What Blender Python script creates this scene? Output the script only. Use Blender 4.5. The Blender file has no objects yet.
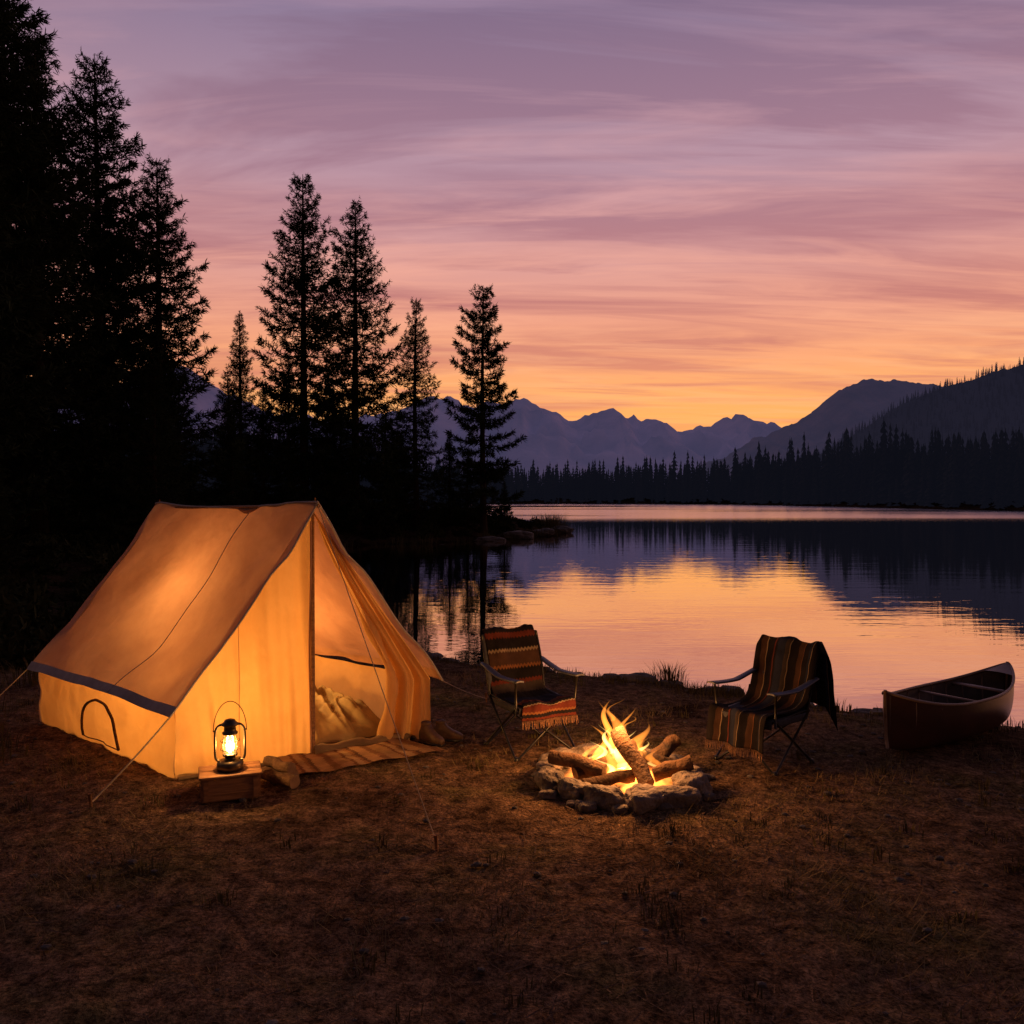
import bpy, bmesh, math, random
import numpy as np
from mathutils import Vector, Matrix, noise
random.seed(7); rng=np.random.default_rng(7)
scene=bpy.context.scene
scene.view_settings.view_transform='Standard'
scene.view_settings.look='None'
scene.view_settings.exposure=0
COL=scene.collection
# ------------------------------------------------------------------ materials
def newmat(name):
    m=bpy.data.materials.new(name); m.use_nodes=True
    nt=m.node_tree; nt.nodes.clear()
    out=nt.nodes.new('ShaderNodeOutputMaterial')
    return m,nt,out
def N(nt,t,**k):
    n=nt.nodes.new('ShaderNode'+t)
    for a,b in k.items():
        if a in n.inputs: n.inputs[a].default_value=b
        else: setattr(n,a,b)
    return n
def ramp(nt,stops,interp='LINEAR'):
    r=nt.nodes.new('ShaderNodeValToRGB'); r.color_ramp.interpolation=interp
    e=r.color_ramp.elements
    while len(e)<len(stops): e.new(0.5)
    for el,(p,c) in zip(e,stops):
        el.position=p; el.color=(c[0],c[1],c[2],1)
    return r
def nosample(m):
    try: m.cycles.emission_sampling='NONE'
    except Exception: pass
def simple(name,c1,c2,scale=8,rough=.8,bump=.3,bdist=.01,metal=0,stretch=(1,1,1),coord='Object'):
    m,nt,out=newmat(name); L=nt.links.new
    tc=N(nt,'TexCoord'); mp=N(nt,'Mapping'); mp.inputs['Scale'].default_value=stretch
    L(tc.outputs[coord],mp.inputs['Vector'])
    nz=N(nt,'TexNoise',Scale=scale,Detail=4.0,Roughness=.6); L(mp.outputs[0],nz.inputs['Vector'])
    r=ramp(nt,[(.32,c1),(.68,c2)]); L(nz.outputs['Fac'],r.inputs[0])
    p=N(nt,'BsdfPrincipled'); p.inputs['Roughness'].default_value=rough; p.inputs['Metallic'].default_value=metal
    L(r.outputs[0],p.inputs['Base Color'])
    if bump>0:
        b=N(nt,'Bump',Strength=bump,Distance=bdist); n2=N(nt,'TexNoise',Scale=scale*4,Detail=4.0)
        L(mp.outputs[0],n2.inputs['Vector']); L(n2.outputs['Fac'],b.inputs['Height']); L(b.outputs[0],p.inputs['Normal'])
    L(p.outputs[0],out.inputs['Surface'])
    return m
def flatm(name,c):
    m,nt,out=newmat(name); L=nt.links.new
    g=N(nt,'NewGeometry'); nz=N(nt,'TexNoise',Scale=.8,Detail=2.0); L(g.outputs['Position'],nz.inputs['Vector'])
    r=ramp(nt,[(.35,[x*.5 for x in c]),(.65,c)]); L(nz.outputs['Fac'],r.inputs[0])
    d=N(nt,'BsdfDiffuse'); L(r.outputs[0],d.inputs['Color']); L(d.outputs[0],out.inputs['Surface']); return m
def emis(name,c,s):
    m,nt,out=newmat(name); e=N(nt,'Emission',Strength=s); e.inputs['Color'].default_value=(*c,1)
    nt.links.new(e.outputs[0],out.inputs['Surface']); nosample(m); return m
def volem(name,c,s):
    m,nt,out=newmat(name); e=N(nt,'Emission',Strength=s); e.inputs['Color'].default_value=(*c,1)
    nt.links.new(e.outputs[0],out.inputs['Volume']); nosample(m)
    try: m.cycles.homogeneous_volume=True
    except Exception: pass
    return m
def fabric(name,c1,c2,trans=.5,scale=3,bump=.4):
    m,nt,out=newmat(name); L=nt.links.new
    tc=N(nt,'TexCoord')
    nz=N(nt,'TexNoise',Scale=scale,Detail=5.0,Roughness=.65); L(tc.outputs['Object'],nz.inputs['Vector'])
    r=ramp(nt,[(.3,c1),(.7,c2)]); L(nz.outputs['Fac'],r.inputs[0])
    n2=N(nt,'TexNoise',Scale=scale*1.3,Detail=2.0,Distortion=.6); L(tc.outputs['Object'],n2.inputs['Vector'])
    n3=N(nt,'TexNoise',Scale=220,Detail=1.0); L(tc.outputs['Object'],n3.inputs['Vector'])
    ad=N(nt,'Math',operation='MULTIPLY_ADD'); L(n3.outputs['Fac'],ad.inputs[0]); ad.inputs[1].default_value=.05; L(n2.outputs['Fac'],ad.inputs[2])
    b=N(nt,'Bump',Strength=bump,Distance=.07); L(ad.outputs[0],b.inputs['Height'])
    d=N(nt,'BsdfDiffuse'); t=N(nt,'BsdfTranslucent'); L(r.outputs[0],d.inputs['Color']); L(r.outputs[0],t.inputs['Color'])
    L(b.outputs[0],d.inputs['Normal']); L(b.outputs[0],t.inputs['Normal'])
    mx=N(nt,'MixShader'); mx.inputs[0].default_value=trans; L(d.outputs[0],mx.inputs[1]); L(t.outputs[0],mx.inputs[2])
    L(mx.outputs[0],out.inputs['Surface']); return m
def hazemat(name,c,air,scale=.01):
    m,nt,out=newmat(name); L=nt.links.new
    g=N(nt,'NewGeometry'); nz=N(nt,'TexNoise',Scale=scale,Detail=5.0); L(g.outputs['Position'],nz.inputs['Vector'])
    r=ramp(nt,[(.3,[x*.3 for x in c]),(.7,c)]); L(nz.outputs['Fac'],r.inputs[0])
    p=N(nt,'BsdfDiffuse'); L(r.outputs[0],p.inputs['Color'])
    e=N(nt,'Emission',Strength=1.0); e.inputs['Color'].default_value=(*air,1)  # airlight haze painted in as a constant glow on the surface
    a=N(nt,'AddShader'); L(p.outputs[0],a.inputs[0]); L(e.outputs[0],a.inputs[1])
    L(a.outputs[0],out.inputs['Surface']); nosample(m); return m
K=(.013,.011,.013);R=(.10,.025,.018);O=(.17,.075,.035);C=(.22,.17,.12);G=(.045,.036,.034);B=(.055,.03,.022);NV=(.018,.022,.042)
def striped(name,axis,rep,stops,zig=.3,fs=140):
    m,nt,out=newmat(name); L=nt.links.new
    uv=N(nt,'UVMap'); s=N(nt,'SeparateXYZ'); L(uv.outputs[0],s.inputs[0])
    a=s.outputs[axis]; o=s.outputs[1-axis]
    tri=N(nt,'Math',operation='PINGPONG'); L(o,tri.inputs[0]); tri.inputs[1].default_value=.03
    ma=N(nt,'Math',operation='MULTIPLY_ADD'); L(tri.outputs[0],ma.inputs[0]); ma.inputs[1].default_value=zig; L(a,ma.inputs[2])
    ml=N(nt,'Math',operation='MULTIPLY'); L(ma.outputs[0],ml.inputs[0]); ml.inputs[1].default_value=rep
    fr=N(nt,'Math',operation='FRACT'); L(ml.outputs[0],fr.inputs[0])
    r=ramp(nt,stops,'CONSTANT'); L(fr.outputs[0],r.inputs[0])
    tc=N(nt,'TexCoord'); nz=N(nt,'TexNoise',Scale=fs,Detail=2.0); L(tc.outputs['Object'],nz.inputs['Vector'])
    nw=N(nt,'TexNoise',Scale=9,Detail=4.0); L(tc.outputs['Object'],nw.inputs['Vector'])
    rw=ramp(nt,[(.3,(.6,.58,.56)),(.7,(1.15,1.12,1.1))]); L(nw.outputs['Fac'],rw.inputs[0])
    mm=N(nt,'Mix',data_type='RGBA',blend_type='MULTIPLY'); mm.inputs[0].default_value=1; L(r.outputs[0],mm.inputs[6]); L(rw.outputs[0],mm.inputs[7])
    b=N(nt,'Bump',Strength=.6,Distance=.004); L(nz.outputs['Fac'],b.inputs['Height'])
    p=N(nt,'BsdfPrincipled',Roughness=.95); p.inputs['Specular IOR Level'].default_value=.1
    L(mm.outputs[2],p.inputs['Base Color']); L(b.outputs[0],p.inputs['Normal']); L(p.outputs[0],out.inputs['Surface'])
    return m

M={}
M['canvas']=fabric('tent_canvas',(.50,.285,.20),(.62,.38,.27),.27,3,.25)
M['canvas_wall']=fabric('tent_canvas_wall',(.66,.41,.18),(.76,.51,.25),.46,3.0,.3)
M['trim']=simple('tent_trim',(.36,.31,.29),(.46,.41,.39),20,.9,.2)
M['rope']=simple('rope_fibre',(.45,.33,.2),(.6,.46,.3),60,.9,.3)
M['wood']=simple('wood_plank',(.18,.08,.035),(.36,.18,.08),5,.7,.4,.01,stretch=(1,12,12))
M['bark']=flatm('bark',(.06,.04,.028))
M['log']=simple('fire_log_bark',(.06,.03,.018),(.17,.09,.045),12,.95,.8,.02)
M['charlog']=simple('charred_log',(.015,.01,.008),(.12,.06,.03),9,.95,.8,.02)
M['endgrain']=simple('log_end_grain',(.16,.09,.05),(.28,.16,.09),20,.8,.3)
M['stone']=simple('campfire_stone',(.09,.075,.066),(.27,.215,.18),7,.9,.9,.03)
M['rock']=simple('shore_rock_stone',(.05,.045,.04),(.15,.13,.115),4,.9,.8,.03)
M['metal']=simple('dark_metal',(.03,.03,.032),(.06,.06,.062),20,.4,.1,.003,metal=.8)
M['lmetal']=simple('lantern_metal',(.06,.05,.04),(.12,.095,.07),20,.38,.1,.003,metal=.9)
M['cfabric']=simple('chair_fabric',(.025,.027,.035),(.05,.055,.075),40,.85,.5,.004)
M['armrest']=simple('armrest_plastic',(.07,.08,.11),(.11,.12,.16),30,.5,.2,.003)
M['needles']=flatm('pine_needles',(.045,.06,.03))
M['leaf']=flatm('shrub_leaves',(.05,.055,.024))
M['grass']=flatm('dry_grass',(.32,.24,.12))
M['reed']=flatm('shore_reeds',(.13,.11,.05))
M['blanket_a']=striped('serape_wool',1,1.0,[(0,K),(.20,G),(.235,O),(.25,K),(.30,R),(.325,K),(.375,C),(.385,B),(.44,O),(.452,K),(.50,R),(.52,G),(.60,K),(.66,NV),(.74,O),(.752,R),(.79,K),(.83,C),(.842,R),(.90,O),(.92,K),(.96,R)])
M['blanket_b']=striped('serape_wool_dark',0,1.0,[(0,K),(.10,B),(.17,C),(.18,K),(.30,R),(.325,K),(.37,NV),(.50,G),(.55,C),(.558,K),(.66,B),(.735,O),(.745,K),(.86,NV),(.90,C),(.908,K)])
M['fringe']=simple('wool_fringe',(.16,.075,.045),(.30,.17,.10),60,.95,.2)
M['rug']=striped('woven_mat',0,3.0,[(0,(.30,.18,.09)),(.25,(.16,.07,.035)),(.32,(.36,.23,.12)),(.45,(.24,.12,.055)),(.52,(.12,.06,.035)),(.60,(.34,.20,.10)),(.85,(.20,.10,.05))],.5,90)
M['bag']=simple('sleeping_bag_cloth',(.22,.16,.07),(.36,.27,.13),6,.7,.25,.01)
M['bag2']=simple('pillow_cloth',(.55,.40,.20),(.68,.52,.28),6,.85,.3,.01)
M['floor']=simple('groundsheet',(.10,.06,.035),(.2,.13,.07),6,.9,.4)
M['boot']=simple('boot_leather',(.06,.03,.018),(.13,.07,.04),18,.6,.3,.004)
M['canoe_out']=simple('canoe_hull',(.045,.022,.016),(.09,.038,.028),3,.35,.15,.004)
M['canoe_in']=simple('canoe_inside',(.09,.07,.06),(.19,.14,.11),5,.7,.3,.006)
M['canoe_rail']=simple('canoe_gunwale',(.24,.16,.12),(.38,.27,.2),8,.5,.2,.004)

# ------------------------------------------------------------------ mesh helpers
class MB:
    def __init__(s): s.v=[];s.f=[];s.m=[];s.uv=[]
    def add(s,v,f,mi=0,uv=None):
        o=len(s.v); s.v+= [tuple(p) for p in v]
        s.uv += uv if uv else [(p[0],p[1]) for p in v]
        for q in f: s.f.append(tuple(i+o for i in q)); s.m.append(mi)
    def tube(s,pts,r,n=8,mi=0,cap=True):
        pts=[Vector(p) for p in pts]; k=len(pts)
        rs=r if isinstance(r,(list,tuple)) else [r]*k
        V=[];F=[]; up=None
        for i,p in enumerate(pts):
            d=(pts[min(i+1,k-1)]-pts[max(i-1,0)]).normalized()
            if up is None:
                up=Vector((0,0,1)) if abs(d.z)<.9 else Vector((1,0,0))
            a=d.cross(up).normalized(); b=a.cross(d).normalized(); up=b
            for j in range(n):
                t=2*math.pi*j/n; V.append(p+(a*math.cos(t)+b*math.sin(t))*rs[i])
        for i in range(k-1):
            for j in range(n):
                F.append((i*n+j,i*n+(j+1)%n,(i+1)*n+(j+1)%n,(i+1)*n+j))
        if cap: F.append(tuple(range(n))); F.append(tuple((k-1)*n+j for j in reversed(range(n))))
        s.add(V,F,mi)
    def lathe(s,prof,c=(0,0,0),n=24,mi=0):
        V=[];F=[];c=Vector(c)
        for r,z in prof:
            for j in range(n):
                t=2*math.pi*j/n; V.append(c+Vector((r*math.cos(t),r*math.sin(t),z)))
        for i in range(len(prof)-1):
            for j in range(n): F.append((i*n+j,i*n+(j+1)%n,(i+1)*n+(j+1)%n,(i+1)*n+j))
        s.add(V,F,mi)
    def grid(s,fn,nu,nv,mi=0):
        V=[];U=[];F=[]
        for i in range(nu+1):
            for j in range(nv+1):
                V.append(fn(i/nu,j/nv)); U.append((i/nu,j/nv))
        for i in range(nu):
            for j in range(nv):
                a=i*(nv+1)+j; F.append((a,a+nv+1,a+nv+2,a+1))
        s.add(V,F,mi,U)
    def box(s,c,sz,rz=0,mi=0,bev=.006,ry=0):
        bm=bmesh.new(); bmesh.ops.create_cube(bm,size=1)
        for v in bm.verts: v.co=Vector((v.co.x*sz[0],v.co.y*sz[1],v.co.z*sz[2]))
        if bev: bmesh.ops.bevel(bm,geom=bm.edges[:],offset=bev,segments=2,affect='EDGES')
        Mx=Matrix.Translation(c)@Matrix.Rotation(rz,4,'Z')@Matrix.Rotation(ry,4,'Y')
        bm.verts.index_update()
        s.add([Mx@v.co for v in bm.verts],[[v.index for v in f.verts] for f in bm.faces],mi); bm.free()
    def rock(s,c,r,seed,sub=3,mi=0,amp=.35,freq=1.3,rz=0,fold=0,pw=.8):
        bm=bmesh.new(); bmesh.ops.create_icosphere(bm,subdivisions=sub,radius=1)
        Mx=Matrix.Translation(c)@Matrix.Rotation(rz,4,'Z'); o=Vector((seed*3.7,seed*1.3,seed*7.1))
        V=[]
        for v in bm.verts:
            n=v.co.normalized()
            k=1+amp*noise.noise(n*freq+o)+amp*.35*noise.noise(n*freq*3+o)+amp*.12*noise.noise(n*freq*8+o)
            if fold: k+=fold*(abs(noise.noise(n*2.6+o*1.7))-.15)+fold*.4*abs(noise.noise(n*5.5+o))
            p=n*k
            p=Vector((math.copysign(abs(p.x)**pw,p.x),math.copysign(abs(p.y)**pw,p.y),math.copysign(abs(p.z)**pw,p.z)))
            V.append(Mx@Vector((p.x*r[0],p.y*r[1],p.z*r[2])))
        bm.verts.index_update()
        s.add(V,[[v.index for v in f.verts] for f in bm.faces],mi); bm.free()
    def build(s,name,mats,parent=None,smooth=True,world=False,loc=None,rz=0):
        V=s.v
        if parent is not None and world:
            p=parent.location; V=[(a-p.x,b-p.y,c-p.z) for a,b,c in V]
        if loc is not None and world: V=[(a-loc[0],b-loc[1],c-loc[2]) for a,b,c in V]
        me=bpy.data.meshes.new(name); me.from_pydata(V,[],s.f)
        for m in mats: me.materials.append(M[m] if isinstance(m,str) else m)
        me.polygons.foreach_set('material_index',s.m)
        me.polygons.foreach_set('use_smooth',[smooth]*len(s.f))
        uvl=me.uv_layers.new(name='UVMap'); li=np.zeros(len(me.loops),dtype=np.int32); me.loops.foreach_get('vertex_index',li)
        uvl.data.foreach_set('uv',np.array(s.uv,dtype=np.float32)[li].ravel())
        me.update(); ob=bpy.data.objects.new(name,me); COL.objects.link(ob)
        if parent is not None: ob.parent=parent
        if loc is not None: ob.location=loc
        ob.rotation_euler.z=rz
        return ob
def npmesh(name,V,F,mats,smooth=False,mi=None):
    V=np.asarray(V,dtype=np.float32); F=np.asarray(F,dtype=np.int32); k=F.shape[1]
    me=bpy.data.meshes.new(name); me.vertices.add(len(V)); me.vertices.foreach_set('co',V.ravel())
    me.loops.add(F.size); me.loops.foreach_set('vertex_index',F.ravel())
    me.polygons.add(len(F)); me.polygons.foreach_set('loop_start',np.arange(len(F),dtype=np.int32)*k)
    me.polygons.foreach_set('loop_total',np.full(len(F),k,dtype=np.int32))
    for m in mats: me.materials.append(M[m] if isinstance(m,str) else m)
    me.polygons.foreach_set('use_smooth',np.full(len(F),smooth))
    if mi is not None: me.polygons.foreach_set('material_index',np.asarray(mi,dtype=np.int32))
    me.update(calc_edges=True); me.validate(); return me
def link(name,me,loc=(0,0,0),rz=0,sc=1,parent=None):
    ob=bpy.data.objects.new(name,me); COL.objects.link(ob); ob.location=loc; ob.rotation_euler.z=rz
    ob.scale=(sc,sc,sc) if not isinstance(sc,tuple) else sc
    if parent: ob.parent=parent
    return ob
def empty(name,loc,rz=0,sc=1):
    e=bpy.data.objects.new(name,None); COL.objects.link(e); e.location=loc; e.rotation_euler.z=rz; e.empty_display_size=.2; e.scale=(sc,sc,sc); return e
def lerp(a,b,t): return a+(b-a)*t
def sstep(x,a,b):
    t=np.clip((x-a)/(b-a),0,1); return t*t*(3-2*t)
def spline(pts,n):
    P=[Vector(p) for p in pts]; out=[]
    P=[P[0]*2-P[1]]+P+[P[-1]*2-P[-2]]; k=len(P)-3
    for i in range(n+1):
        t=i/n*k; j=min(int(t),k-1); t-=j; a,b,c,d=P[j:j+4]
        out.append(.5*((2*b)+(c-a)*t+(2*a-5*b+4*c-d)*t*t+(3*b-a-3*c+d)*t**3))
    return out

# ------------------------------------------------------------------ terrain
LAKE=np.array([(140,5.2),(30,5.6),(12,5.9),(6,6.6),(4.6,7.1),(3.3,7.7),(2.4,8.3),(1.5,9.0),(.5,9.6),(-.3,9.9),(-1,10.4),(-1.8,11.6),
 (-3.2,14.5),(-5.2,20),(-6.6,27),(-7.0,32),(-5.6,34.8),(-3.4,35.8),(-1,38.5),(1,42),(2.6,46),(3.1,51),(1.5,58),(-1.5,72),(-8,95),(-20,140),(-24,200),
 (-10,240),(20,250),(60,238),(66,190),(70,145),(76,115),(95,90),(130,55)],dtype=float)
WL=-.2
def sd(x,y):
    x=np.asarray(x,float);y=np.asarray(y,float); d=np.full(x.shape,1e18); ins=np.zeros(x.shape,bool)
    n=len(LAKE)
    for i in range(n):
        ax,ay=LAKE[i];bx,by=LAKE[(i+1)%n]; ex,ey=bx-ax,by-ay
        t=np.clip(((x-ax)*ex+(y-ay)*ey)/(ex*ex+ey*ey),0,1)
        d=np.minimum(d,(x-ax-t*ex)**2+(y-ay-t*ey)**2)
        c=((ay>y)!=(by>y)); 
        if ey!=0: ins^= c&(x<(bx-ax)*(y-ay)/ey+ax)
    d=np.sqrt(d); return np.where(ins,-d,d)
def height(x,y):
    x=np.asarray(x,float);y=np.asarray(y,float)
    r=np.hypot(x,y); w=np.clip(r/12,.5,12)
    n=(np.sin(x*1.9+y*1.1)+np.sin(x*.8-y*2.3+1)+.6*np.sin(x*4.3+2*np.sin(y*2.1))+.5*np.sin(5.1*y+3*np.sin(x*1.7)))*.05
    n2=(np.sin(x*.31/1+y*.17)+np.sin(y*.23-x*.11+2))*.25
    d=sd(x,y)+n*w+n2*np.clip((r-12)/20,0,1)*1.5
    land=.2*(1-np.exp(-np.maximum(d,0)/.45)); wat=np.maximum(np.minimum(d,0)*.3,-2.5)
    z=WL+land+wat
    far=sstep(y,11,22)
    z=z+np.clip((d-.8)*.09,0,1.6)*far
    lf=sstep(-x,4.5,9)*(1-far); z=z+np.clip(d*.03,0,.35)*lf*(d>0)
    return z,d
ang=np.concatenate([np.arange(-42,42,.3),np.arange(42,318,3.0)])
ang=np.radians(ang)
rad=[.25]
while rad[-1]<9000: rad.append(rad[-1]*1.0175+.0)
rad=np.array(rad)
RR,AA=np.meshgrid(rad,ang,indexing='ij'); X=RR*np.sin(AA);Y=RR*np.cos(AA)
Z,D=height(X,Y)
Zf=Z.ravel(); Xf=X.ravel();Yf=Y.ravel();Rf=RR.ravel();Df=D.ravel()
for i in range(len(Zf)):
    if .5<Rf[i]<70 and Df[i]>-.6:
        a=noise.fractal(Vector((Xf[i]*2.2,Yf[i]*2.2,0)),.7,2.1,6)
        k=.022 if Rf[i]<12 else .022+min((Rf[i]-12)*.006,.13)
        Zf[i]+=a*k*min(1,max(0,(Df[i]+.6)))
        if Rf[i]>14 and Yf[i]>12: Zf[i]+=max(0,noise.noise(Vector((Xf[i]*.6,Yf[i]*.6,3))))*.25*min(1,max(0,Df[i]))
nr,na=RR.shape
idx=np.arange(nr*na).reshape(nr,na); nx=np.roll(idx,-1,axis=1)
F=np.stack([idx[:-1],idx[1:],nx[1:],nx[:-1]],-1).reshape(-1,4)[:,::-1]
V=np.stack([Xf,Yf,Zf],-1)
m,nt,out=newmat('forest_floor'); L=nt.links.new
g=N(nt,'NewGeometry'); P=g.outputs['Position']
n1=N(nt,'TexNoise',Scale=.9,Detail=5.0,Roughness=.65); n2=N(nt,'TexNoise',Scale=11,Detail=6.0,Roughness=.75); n3=N(nt,'TexNoise',Scale=60,Detail=3.0,Roughness=.7)
for n in (n1,n2,n3): L(P,n.inputs['Vector'])
r1=ramp(nt,[(.34,(.075,.05,.034)),(.5,(.225,.155,.105)),(.64,(.14,.12,.062))]); L(n1.outputs['Fac'],r1.inputs[0])
r2=ramp(nt,[(.34,(.24,.23,.22)),(.5,(.9,.85,.8)),(.66,(1.8,1.7,1.5))]); L(n2.outputs['Fac'],r2.inputs[0])
r3=ramp(nt,[(.35,(.45,.45,.45)),(.62,(1.6,1.5,1.4))]); L(n3.outputs['Fac'],r3.inputs[0])
mx=N(nt,'Mix',data_type='RGBA',blend_type='MULTIPLY'); mx.inputs[0].default_value=1; L(r1.outputs[0],mx.inputs[6]); L(r2.outputs[0],mx.inputs[7])
mx2=N(nt,'Mix',data_type='RGBA',blend_type='MULTIPLY'); mx2.inputs[0].default_value=1; L(mx.outputs[2],mx2.inputs[6]); L(r3.outputs[0],mx2.inputs[7])
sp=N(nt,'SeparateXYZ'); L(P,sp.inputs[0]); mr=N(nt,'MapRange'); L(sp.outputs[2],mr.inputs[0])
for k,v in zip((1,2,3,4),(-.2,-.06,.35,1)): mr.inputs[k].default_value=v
far_shade=N(nt,'MapRange'); L(sp.outputs[1],far_shade.inputs[0])
for k,v in zip((1,2,3,4),(8.5,14,1,.28)): far_shade.inputs[k].default_value=v  # shade of the far bank put into the ground colour, darker with distance
mq=N(nt,'Math',operation='MULTIPLY'); L(mr.outputs[0],mq.inputs[0]); L(far_shade.outputs[0],mq.inputs[1])
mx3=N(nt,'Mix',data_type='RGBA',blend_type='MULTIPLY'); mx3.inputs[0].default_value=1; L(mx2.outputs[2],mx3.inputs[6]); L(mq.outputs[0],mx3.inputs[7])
hs=N(nt,'Math',operation='MULTIPLY_ADD'); L(n3.outputs['Fac'],hs.inputs[0]); hs.inputs[1].default_value=.4; L(n2.outputs['Fac'],hs.inputs[2])
b=N(nt,'Bump',Strength=1.0,Distance=.06); L(hs.outputs[0],b.inputs['Height'])
p=N(nt,'BsdfDiffuse')
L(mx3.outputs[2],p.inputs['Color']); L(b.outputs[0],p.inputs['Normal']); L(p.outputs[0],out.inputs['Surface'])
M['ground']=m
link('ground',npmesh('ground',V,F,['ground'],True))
# water
m,nt,out=newmat('lake_water'); L=nt.links.new
g=N(nt,'NewGeometry'); P=g.outputs['Position']
mp=N(nt,'Mapping'); mp.inputs['Scale'].default_value=(.4,1.3,1); L(P,mp.inputs[0])
w1=N(nt,'TexNoise',Scale=1.3,Detail=4.0,Roughness=.55); L(mp.outputs[0],w1.inputs[0])
mp2=N(nt,'Mapping'); mp2.inputs['Scale'].default_value=(.012,.03,1); L(P,mp2.inputs[0])
w2=N(nt,'TexNoise',Scale=1.0,Detail=3.0); L(mp2.outputs[0],w2.inputs[0])
sp=N(nt,'SeparateXYZ'); L(P,sp.inputs[0])
mr=N(nt,'MapRange'); L(sp.outputs[1],mr.inputs[0])
for k,v in zip((1,2,3,4),(64,84,0,1)): mr.inputs[k].default_value=v
mrn=N(nt,'MapRange'); L(w2.outputs['Fac'],mrn.inputs[0])
for k,v in zip((1,2,3,4),(.35,.5,.3,1)): mrn.inputs[k].default_value=v
ruf=N(nt,'Math',operation='MULTIPLY'); L(mr.outputs[0],ruf.inputs[0]); L(mrn.outputs[0],ruf.inputs[1])
ro=N(nt,'Math',operation='MULTIPLY_ADD'); L(ruf.outputs[0],ro.inputs[0]); ro.inputs[1].default_value=.22; ro.inputs[2].default_value=.012
b=N(nt,'Bump',Strength=.21,Distance=.025); L(w1.outputs['Fac'],b.inputs['Height'])
gl=N(nt,'BsdfGlossy'); gl.inputs['Color'].default_value=(1,.94,.92,1); L(ro.outputs[0],gl.inputs['Roughness']); L(b.outputs[0],gl.inputs['Normal'])
df=N(nt,'BsdfDiffuse'); df.inputs['Color'].default_value=(.006,.012,.022,1)
fr=N(nt,'Fresnel',IOR=2.4); L(b.outputs[0],fr.inputs['Normal'])
fa=N(nt,'Math',operation='MULTIPLY_ADD',use_clamp=True); L(fr.outputs[0],fa.inputs[0]); fa.inputs[1].default_value=.75; fa.inputs[2].default_value=.46
ms=N(nt,'MixShader'); L(fa.outputs[0],ms.inputs[0]); L(df.outputs[0],ms.inputs[1]); L(gl.outputs[0],ms.inputs[2]); L(ms.outputs[0],out.inputs['Surface'])
M['water']=m
V=[(x,y,WL) for x,y in [(-45,4.5),(160,4.5),(160,280),(-45,280)]]
link('lake_water',npmesh('lake_water',V,[(0,1,2,3)],['water']))

# ------------------------------------------------------------------ mountains
def mountain(name,mat,Yr,table,depth,seed,namp,nx_=520,nv=34,jag=.03):
    tx=[ (p-512)/853*Yr for p,_ in table]; tz=[(497-q)/853*Yr for _,q in table]
    xs=np.linspace(tx[0],tx[-1],nx_); zs=np.interp(xs,tx,tz); V=[];F=[]
    s=Yr/3000; zm=zs.max()
    for j in range(nv+1):
        v=j/nv*1.6
        for i in range(nx_):
            x=xs[i]; sh=(v**.85 if v<=1 else 1-(v-1)*.9)
            y=Yr-depth+depth*v
            q=Vector((x/(110*s),y/(110*s),seed))
            rn=noise.fractal(q,.8,2.1,6); rid=1-abs(noise.noise(Vector((x/(90*s)+.4*rn,y/(420*s),seed+4))))*2
            jg=noise.fractal(Vector((x/(38*s),seed,v*2)),.6,2.1,5)
            h=zs[i]*sh+ namp*zm*(rn*.35+ (rid*.8-.4)*min(1,abs(1-v)*3))*min(1,v*2.5)+jag*zm*jg*min(1,v*1.5)
            V.append((x,y,max(h,-3 if v<.02 else -1)))
    for j in range(nv):
        for i in range(nx_-1):
            a=j*nx_+i; F.append((a,a+1,a+nx_+1,a+nx_))
    link(name,npmesh(name,V,F,[mat],True))
M['far']=hazemat('far_mountain_rock_hazed',(.50,.36,.40),(.038,.037,.080),.006)  # second colour is the painted distance haze, emitted by the surface itself
M['mid']=hazemat('mid_mountain_forest_hazed',(.17,.13,.15),(.024,.023,.046),.02)
M['near']=hazemat('hill_forest_floor_hazed',(.03,.035,.035),(.012,.0115,.022),.02)
M['farneedles']=hazemat('distant_needles_hazed',(.03,.035,.03),(.0036,.0040,.0074),.05)
M['hillneedles']=hazemat('hill_needles_hazed',(.03,.035,.03),(.0105,.0100,.019),.05)
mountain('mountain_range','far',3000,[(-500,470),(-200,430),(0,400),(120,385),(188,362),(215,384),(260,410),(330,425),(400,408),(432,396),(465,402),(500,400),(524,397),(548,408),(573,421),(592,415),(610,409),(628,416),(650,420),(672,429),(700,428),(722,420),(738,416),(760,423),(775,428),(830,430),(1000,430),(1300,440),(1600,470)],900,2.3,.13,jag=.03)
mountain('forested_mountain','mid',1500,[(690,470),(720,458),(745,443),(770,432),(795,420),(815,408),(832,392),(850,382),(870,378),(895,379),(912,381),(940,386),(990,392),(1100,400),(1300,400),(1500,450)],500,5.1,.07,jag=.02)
mountain('forested_hill','near',620,[(760,480),(800,462),(835,445),(860,428),(890,408),(920,392),(955,381),(985,372),(1010,364),(1030,356),(1100,345),(1250,330),(1500,350),(1700,430)],230,8.7,.04,jag=.01)

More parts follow.
